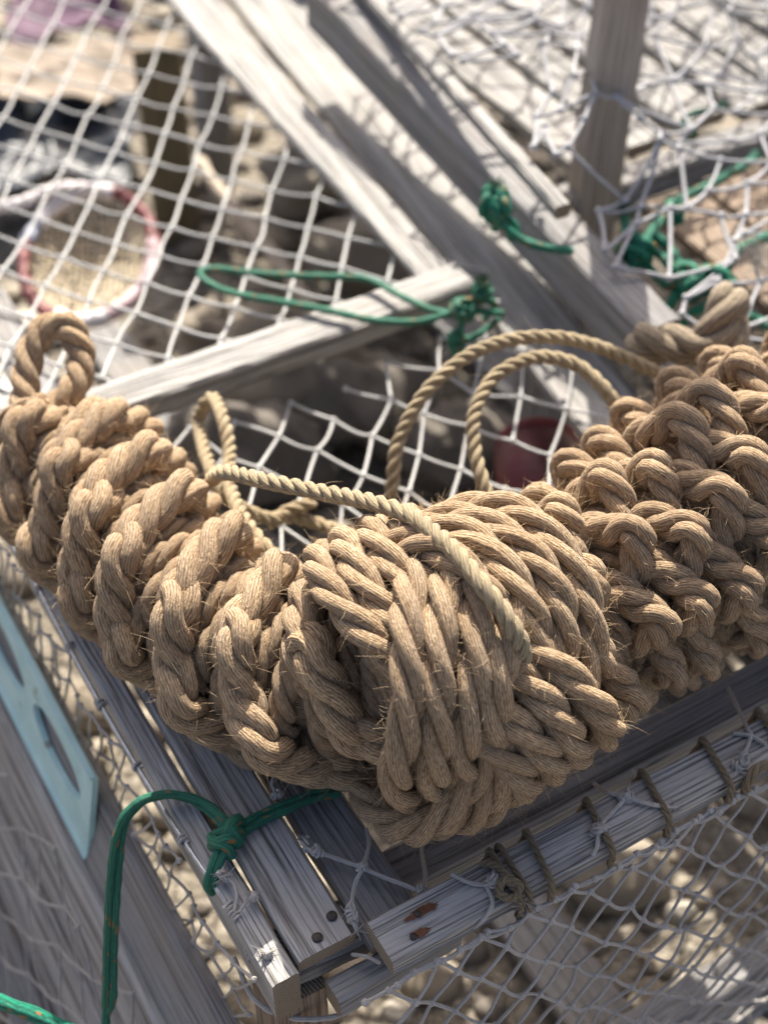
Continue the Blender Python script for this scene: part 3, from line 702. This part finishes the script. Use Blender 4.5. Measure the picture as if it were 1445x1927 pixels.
# the hitch itself: three fat crossing turns
for p in ([P(450, 1540, .008), P(438, 1548, .014), P(441, 1570, .016), P(452, 1582, .009)], [P(405, 1572, .005), P(418, 1566, .014), P(442, 1562, .013), P(455, 1570, .006)],
          [P(400, 1592, .004), P(412, 1583, .014), P(432, 1578, .015), P(447, 1590, .006)], [P(398, 1575, .006), P(408, 1586, .013), P(428, 1594, .012), P(436, 1612, .005)], [P(455, 1548, .007), P(445, 1545, .014), P(432, 1556, .017), P(425, 1572, .014), P(436, 1586, .01)]):
    cord(gA, p, rg*1.25, k=10)
o_ = gA.build('green_cord', GREEN, None); setp(o_, 'green cord with brown flecks knotted round the near boards, doubled and hanging down left', 'green cord', 'green cords tied to the traps')
green('green cord lying in a long flat loop on the net by the lit crossbar', [
 [P(880, 575, .02), P(830, 595, .018), P(780, 606, .012), P(700, 602, .012), P(620, 585, .012), P(540, 570, .010), P(440, 552, .012), P(390, 530, .014), P(378, 512, .016), P(410, 506, .016), P(500, 516, .014), P(600, 520, .014), P(690, 525, .014), P(760, 560, .016), P(830, 588, .018), P(890, 585, .018), P(945, 590, .01)],
 [P(860, 650, -.01), P(868, 610, .012), P(875, 580, .022), P(905, 545, .032)], [P(910, 600, .0), P(930, 580, .01), P(920, 565, .02), P(885, 572, .022)], [P(940, 600, 0), P(900, 630, -.005), P(855, 650, -.01)]],
 .0034, [(P(872, 582, .022), 1.5), (P(905, 548, .032), 1.2), (P(855, 640, -.005), 1.2)], [P(908, 540, .034), P(908, 540, .038)])
green('green cord with a tufted knot tied to the dark beam edge', [[P(925, 400, .105), P(945, 425, .10), P(980, 450, .09), P(1020, 465, .085), P(1075, 472, .075)], [P(930, 360, .12), P(932, 385, .115), P(940, 410, .105), P(930, 430, .09)], [P(945, 400, .105), P(970, 430, .09), P(960, 450, .085)], [P(915, 390, .10), P(940, 380, .118), P(960, 395, .105)]],
 .0042, [(P(932, 390, .112), 1.4), (P(932, 370, .118), 1.2)], [P(931, 362, .122)])
green('tangle of green cord caught in the grey net by the thick rope', [
 [P(1160, 560, .01), P(1172, 510, .03), P(1200, 470, .045), P(1235, 425, .05), P(1260, 385, .05), P(1330, 350, .055), P(1400, 310, .06), P(1425, 290, .06)],
 [P(1150, 545, .015), P(1185, 500, .04), P(1230, 475, .045), P(1260, 500, .04), P(1285, 530, .03)],
 [P(1195, 475, .045), P(1235, 520, .03), P(1265, 540, .025), P(1310, 530, .03), P(1360, 515, .04), P(1385, 475, .05), P(1445, 445, .06)],
 [P(1250, 615, .0), P(1262, 570, .02), P(1290, 540, .03), P(1340, 530, .035)], [P(1270, 620, .0), P(1310, 585, .02), P(1350, 560, .03), P(1365, 530, .035)], [P(1390, 585, .02), P(1420, 600, .02), P(1460, 620, .02)],
 [P(1175, 410, .06), P(1180, 440, .055), P(1195, 470, .05)], [P(1225, 440, .05), P(1260, 470, .04), P(1290, 520, .035)]],
 .0050, [(P(1195, 472, .047), 1.5), (P(1300, 535, .035), 1.4), (P(1262, 395, .05), .8), (P(1350, 530, .037), 1.3)], [P(1172, 405, .064)])
green('thin green cord hooked on the net under the tall post', [[P(1290, 255, .06), P(1283, 230, .07), P(1300, 215, .07), P(1340, 205, .07), P(1365, 195, .07)], [P(1285, 225, .07), P(1297, 250, .06), P(1305, 262, .055)]], .0032, [(P(1296, 248, .062), 1.2)], [])
green('green cord crossing the bottom left corner below the trap', [[P(-60, 1865, -.12), P(20, 1892, -.12), P(90, 1920, -.125), P(170, 1960, -.13)]], .0052)
# ================================================================== the trap behind
trapb = empty('lobster_trap', T(.9, .9, -.45), 'second slatted wooden trap at the upper right, boards dappled with light under a grey net', 'lobster trap')
plank(trapb, 'edge_beam', P(1245, 610, .050), P(610, -40, .105), .042, .055, WOODD, n=60)
plank(trapb, 'edge_strip', P(1060, 385, .112), P(675, -40, .117), .016, .014, WOODP)  # pale strip added to stand for the beam's sunlit top edge
def deck(u0, u1, v0, v1, z, m, name='deck_board', gap=.008, w=.062, th=.014):
    u = u0
    while u < u1:
        ww = w*rng.uniform(.85, 1.15)
        plank(trapb, name, T(u+ww/2, v0+rng.uniform(-.01, .01), z+rng.normal(0, .002)), T(u+ww/2+.01, v1, z+rng.normal(0, .002)), ww, th, m, n=30)
        u += ww+gap
deck(.655, 1.40, .640, 1.75, .020, WOODP, gap=.014)
deck(.70, 1.30, .20, .585, -.010, WOODB, w=.075)
plank(trapb, 'cross_bar', T(.63, .613, .012), T(1.4, .613, .012), .035, .030, WOODD)
plank(trapb, 'cross_bar', T(.63, 1.2, .010), T(1.4, 1.2, .010), .035, .030, WOODD)
for u, v in ((.65, .55), (.65, 1.5), (1.3, .55)): plank(trapb, 'corner_post', T(u, v, -.02), T(u, v, -.45), .045, .045, WOODD, wdir=V)
pb = P(1112, 325, .045)
post = empty('wooden_post', (pb[0], pb[1], -.45), 'grey wooden post standing upright through the net at the upper right', 'post')
plank(post, 'shaft', pb+Z*.75+np.array((.035, .02, 0)), pb-Z*.495, .036, .036, wood_mat('post_wood', (.14, .12, .10), (.27, .235, .20), (.38, .34, .30)), wdir=np.array((.97, .26, 0)), n=60, w2=.050)
# net over it: hung in scallops, loose strands
nb = P(905, 330, .07); na = P(935, 245, .09)-nb; nc = P(990, 305, .075)-nb
def in_b(p):
    u, v, z = uvz(p); return .54 < u < 1.5 and .22 < v < 1.6
def sag_b(p):
    u, v, z = uvz(p); p = p.copy(); p[2] = .085+.035*mnoise.noise(Vector((u*5, v*5, 2)))+.10*math.exp(-(((u-.80)/.12)**2+((v-.78)/.12)**2))-.05*max(0, .62-v)/.4+.05*max(0, min(1, (.70-u)/.06))*(v > .5); return p
lattice(trapb, 'netting', nb, na*.85, nc*.85, (-14, 14), (-8, 18), in_b, .0019, sag_b, plain('grey_net', (.33, .33, .34), .8, .2, 60, .0003), jit=.012, missing=.10)
# second sheet of the same net heaped at the far corner, casting the dapple
nb2 = P(1290, 60, .16)
def in_b2(p):
    u, v, z = uvz(p); return .78 < u < 1.6 and .62 < v < 1.9
def sag_b2(p):
    u, v, z = uvz(p); p = p.copy(); p[2] = .15+.06*mnoise.noise(Vector((u*7, v*7, 8))); return p
lattice(trapb, 'netting', nb2, U*.045+V*.026, V*.046-U*.026, (-22, 22), (-22, 22), in_b2, .0019, sag_b2, NETC, jit=.011, missing=.08)
# frayed white tuft of net by the thick rope
mb = MB()
for _ in range(5): fray(mb, P(1420, 490, .05)+rng.normal(0, .006, 3), 24, .020)
mb.build('frayed_end', NETM, trapb)
# ================================================================== ground
def ground_mat(name, stone=False):
    m, nt, bs = mat(name); g = G(nt)
    pos = g.n('ShaderNodeNewGeometry').outputs['Position']
    if stone:
        uv = g.n('ShaderNodeUVMap').outputs[0]; sp = g.n('ShaderNodeSeparateXYZ', {0: uv})
        col = g.ramp(sp.outputs[0], [(0, (.05, .048, .046)), (.25, (.12, .105, .088)), (.5, (.22, .185, .135)), (.75, (.32, .28, .215)), (1, (.48, .45, .39))])
        n = g.noise(pos, 70, 4, .65)
        col = g.mix(g.m('MULTIPLY', n, .55), col, (.25, .21, .165)); h = g.noise(pos, 260, 3)
        nt.links.new(g.bump(h, .6, .001), bs.inputs['Normal'])
    else:
        vo = g.n('ShaderNodeTexVoronoi', {'Vector': pos, 'Scale': 85.0}); n = g.noise(pos, 9, 5, .6); n2 = g.noise(pos, 300, 3, .6)
        col = g.mix(.5, g.ramp(n, [(.3, (.12, .10, .075)), (.7, (.24, .205, .155))]), g.ramp(g.n('ShaderNodeSeparateXYZ', {0: vo.outputs['Color']}).outputs[0], [(0, (.07, .062, .052)), (.5, (.19, .165, .125)), (1, (.38, .345, .285))]))
        nt.links.new(g.bump(g.m('ADD', g.m('MULTIPLY', vo.outputs['Distance'], -1.2), g.m('MULTIPLY', n2, .3)), 1.0, .006), bs.inputs['Normal'])
    nt.links.new(col, bs.inputs['Base Color']); bs.inputs['Roughness'].default_value = .9
    return m
GZ = -.45
mb = MB(); N = 60
gx_, gy_ = np.linspace(-1, 1, N)**3*25, np.linspace(-1, 1, N)**3*25+1.2
vv = np.array([(x, y, GZ+.012*mnoise.noise(Vector((x*3, y*3, 0)))) for x in gx_ for y in gy_])
i = np.arange(N-1)[:, None]*N+np.arange(N-1)[None]
mb.add(vv, np.stack([i, i+N, i+N+1, i+1], 2).reshape(-1, 4))
setp(mb.build('ground', ground_mat('gravel_ground'), None), kind='structure')
mb = MB()
for q in range(2600):
    x, y = rng.uniform(-1.15, 1.15), rng.uniform(.15, 3.1)
    r = rng.choice([.008, .012, .018, .028, .045], p=[.32, .33, .22, .1, .03])*rng.uniform(.7, 1.3)
    a = rng.uniform(0, 6.28); k = len(mb.v)
    lump(mb, (x, y, GZ+r*.25), r, q*1.37, sq=(1.2, .9, .6), rg=9, sg=7, amp=.45)
    ccol = np.clip(rng.beta(1.6, 1.6), 0, 1); mb.uv[-1][:, 0] = ccol
setp(mb.build('gravel', ground_mat('pebbles', True), None), kind='stuff')
# ================================================================== things lying on the ground, seen through the net
RED = plain('faded_red_tape', (.17, .045, .045), .6, .3, 60); WHT = plain('white_tape', (.66, .62, .62), .6, .12, 60); PINK = plain('washed_pink_tape', (.50, .36, .37), .6, .2, 60); BLU = plain('blue_tape', (.26, .28, .36), .6, .2, 60)
hz = -.20
hc = P(168, 478, hz); hr = np.linalg.norm(P(290, 478, hz)-hc)
hoop = empty('net_hoop', (hc[0], hc[1], hz), 'round net hoop bound with red and white tape, seen through the net at the left', 'hoop')
def hp(a, k=1.0): return hc+hr*k*np.array((math.cos(a), math.sin(a)*1.36, 0))+Z*.05*math.sin(a)*.4
segs = [(-1.2, .15, PINK, .0085), (.15, .95, RED, .0075), (.95, 1.3, RED, .0085), (1.3, 2.0, WHT, .0095), (2.0, 2.6, WHT, .0105), (2.6, 2.95, BLU, .0085), (2.95, 3.7, RED, .0075), (3.7, 4.3, RED, .0085), (4.3, 5.08, WHT, .0095)]
for a, b, m_, r_ in segs:
    mb = MB(); tube(mb, np.array([hp(t_)+rng.normal(0, .0008, 3) for t_ in np.linspace(a, b+.04, 16)]), r_*(1+.1*np.sin(np.linspace(0, 9, 16))), 10); mb.build('tape_band', m_, hoop)
mb = MB()
for q in range(-10, 11):
    k = q/11; w_ = math.sqrt(1-k*k)
    for ax in (0, 1):
        pts = []
        for s_ in np.linspace(-w_, w_, 16):
            a_, b_ = (k, s_) if ax else (s_, k)
            pts.append(hc+hr*np.array((a_, b_*1.36, 0))+Z*(b_*.02-.05*(1-a_*a_-b_*b_))+rng.normal(0, .0015, 3))
        tube(mb, np.array(pts), .0017, 5, cap=False)
mb.build('hoop_netting', plain('beige_net', (.55, .47, .34), .8, .2, 60), hoop)
mb = MB(); rope(mb, cr([P(-60, 395, hz+.02), P(30, 385, hz+.03), P(90, 360, hz+.035), P(140, 352, hz+.03), P(190, 358, hz+.025)], 12), .016, .05, -1, k=8)
mb.build('hoop_lashing', WHT, hoop)
# dark crumpled sheet
def sheet(name, px0, px1, py0, py1, z, m_, label, cat, amp=.05, seed=0, n=46):
    mb = MB(); vs = []
    for yy in np.linspace(py1, py0, n):
        for xx in np.linspace(px0, px1, n):
            p = P(xx, yy, z); q = Vector((p[0]*7, p[1]*7, seed)); h = mnoise.noise(q)+.5*mnoise.noise(q*2.3)+.25*abs(mnoise.noise(q*5))
            ex = 1+.12*mnoise.noise(Vector((xx*.01, yy*.01, seed+4))); p = p+Z*(h*amp); p[0] += .02*mnoise.noise(q*1.5); vs.append(p)
    vs = np.array(vs); low = np.full(len(vs), 0); i = np.arange(n-1)[:, None]*n+np.arange(n-1)[None]
    mb.add(vs, np.stack([i, i+1, i+n+1, i+n], 2).reshape(-1, 4))
    o = mb.build(name, m_, None); s = o.modifiers.new('s', 'SOLIDIFY'); s.thickness = .004; s.offset = -1
    setp(o, label, cat); return o
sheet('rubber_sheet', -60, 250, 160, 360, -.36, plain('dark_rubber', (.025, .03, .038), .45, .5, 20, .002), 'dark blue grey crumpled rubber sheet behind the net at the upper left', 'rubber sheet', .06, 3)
sheet('purple_cloth', 20, 230, -30, 70, -.36, plain('purple_cloth', (.10, .05, .085), .8, .5, 18, .002), 'dark purple cloth showing through the net at the top left edge', 'cloth', .05, 9)
sheet('sacking', 0, 290, 95, 175, -.30, plain('tan_sacking', (.27, .22, .17), .85, .25, 18, .002), 'tan sacking folded above the dark rubber sheet behind the net', 'sacking', .03, 15)
# short dark timber standing in the trap
tp = P(318, 300, -.30)
stub = empty('timber_stub', (tp[0], tp[1], GZ), 'olive brown timber standing in shade behind the net left of the pale slats', 'timber')
plank(stub, 'shaft', tp+Z*.17, tp-Z*.148, .065, .05, wood_mat('olive_timber', (.05, .04, .022), (.11, .09, .05), (.17, .14, .085)), wdir=np.array((1, .1, 0)))
# stick
mb = MB(); sp_ = cr([P(372, 300, -.24), P(430, 380, -.25), P(500, 460, -.26), P(580, 570, -.27), P(620, 640, -.30)], 12); sp_, _ = resample(sp_, .006)
tube(mb, sp_, .0085*(1+.18*np.sin(np.arange(len(sp_))*.7)+.1*rng.normal(0, 1, len(sp_))), 9)
setp(mb.build('stick', plain('driftwood_stick', (.50, .42, .33), .85, .2, 60, .001), None), 'pale crooked stick lying under the net in the middle', 'stick')
# red float under the low net
fl = empty('fishing_float', P(1010, 885, -.13), 'dark red float lying under the net behind the woven knot', 'float')
mb = MB(); c = P(1015, 885, -.13); lump(mb, c, .044, 3, sq=(1.0, 1.5, .85), rg=28, sg=18, amp=.03)
mb.build('body', plain('red_float_paint', (.10, .012, .016), .5, .45, 25, .0015), fl)
mb = MB(); a = np.linspace(0, 6.2832, 30); tube(mb, c+.037*np.stack([np.cos(a), a*0, np.sin(a)*.85], 1)+np.array((0, .035, 0)), .005, 8, cap=False); mb.build('band', plain('float_band', (.2, .04, .04), .5, .3), fl)
# rocks big enough to tell apart
ROCK = ground_mat('rock', True)
for q, (px, py, z, r, cc, lab) in enumerate([(700, 760, -.38, .075, .25, 'grey brown rock under the net below the crossbar'), (545, 690, -.37, .09, .55, 'tan rock in the shade just under the crossbar'), (470, 850, -.38, .08, .1, 'dark rock under the net behind the left arm'),
        (700, 470, -.38, .08, .6, 'sunlit tan rock under the net beside the pale slat'), (420, 640, -.39, .06, .4, 'small brown rock under the net left of the crossbar'), (620, 330, -.39, .09, .7, 'pale rock beneath the net against the slats'), (860, 840, -.38, .07, .15, 'dark rock between the two open rope loops')]):
    mb = MB(); lump(mb, P(px, py, z), r, q*9.1+2, sq=(1.1, .9, .8), rg=26, sg=18, amp=.5); mb.uv[-1][:, 0] = cc
    setp(mb.build('rock', ROCK, None), lab, 'rock', 'rocks under the trap net')
# ================================================================== light and camera
w = bpy.data.worlds.new('World'); SC.world = w; w.use_nodes = True
SUN_AZ, SUN_EL = R(3), R(45.5)         # azimuth from straight behind the scene, towards the right
nt = w.node_tree; bg = nt.nodes['Background']; sky = nt.nodes.new('ShaderNodeTexSky'); sky.sky_type = 'NISHITA'
sky.sun_disc = False; sky.sun_elevation = SUN_EL; sky.sun_rotation = SUN_AZ; sky.dust_density = 5.0; sky.ozone_density = .3; sky.air_density = .6
nt.links.new(sky.outputs[0], bg.inputs[0]); bg.inputs[1].default_value = .115
sl = bpy.data.lights.new('sun', 'SUN'); sl.energy = 5.0; sl.angle = R(.5); sl.color = (1, .94, .84)
so = bpy.data.objects.new('sun', sl); COL.objects.link(so)
sd_ = Vector((math.sin(SUN_AZ)*math.cos(SUN_EL), math.cos(SUN_AZ)*math.cos(SUN_EL), math.sin(SUN_EL)))
so.rotation_euler = sd_.to_track_quat('Z', 'Y').to_euler()
cam = bpy.data.cameras.new('camera'); co = bpy.data.objects.new('camera', cam); COL.objects.link(co)
cam.sensor_fit = 'VERTICAL'; cam.sensor_height = 36; cam.lens = 36*FPX/1927; cam.clip_start = .05; cam.clip_end = 200
co.location = (0, 0, CAMH); co.rotation_euler = (R(90)-PITCH, 0, 0)
cam.dof.use_dof = True; cam.dof.focus_distance = .93; cam.dof.aperture_fstop = 4.2; cam.dof.aperture_blades = 0
SC.camera = co
SC.view_settings.view_transform = 'Standard'; SC.view_settings.look = 'None'; SC.view_settings.gamma = 1; SC.view_settings.exposure = 1.2
SC.cycles.use_denoising = True
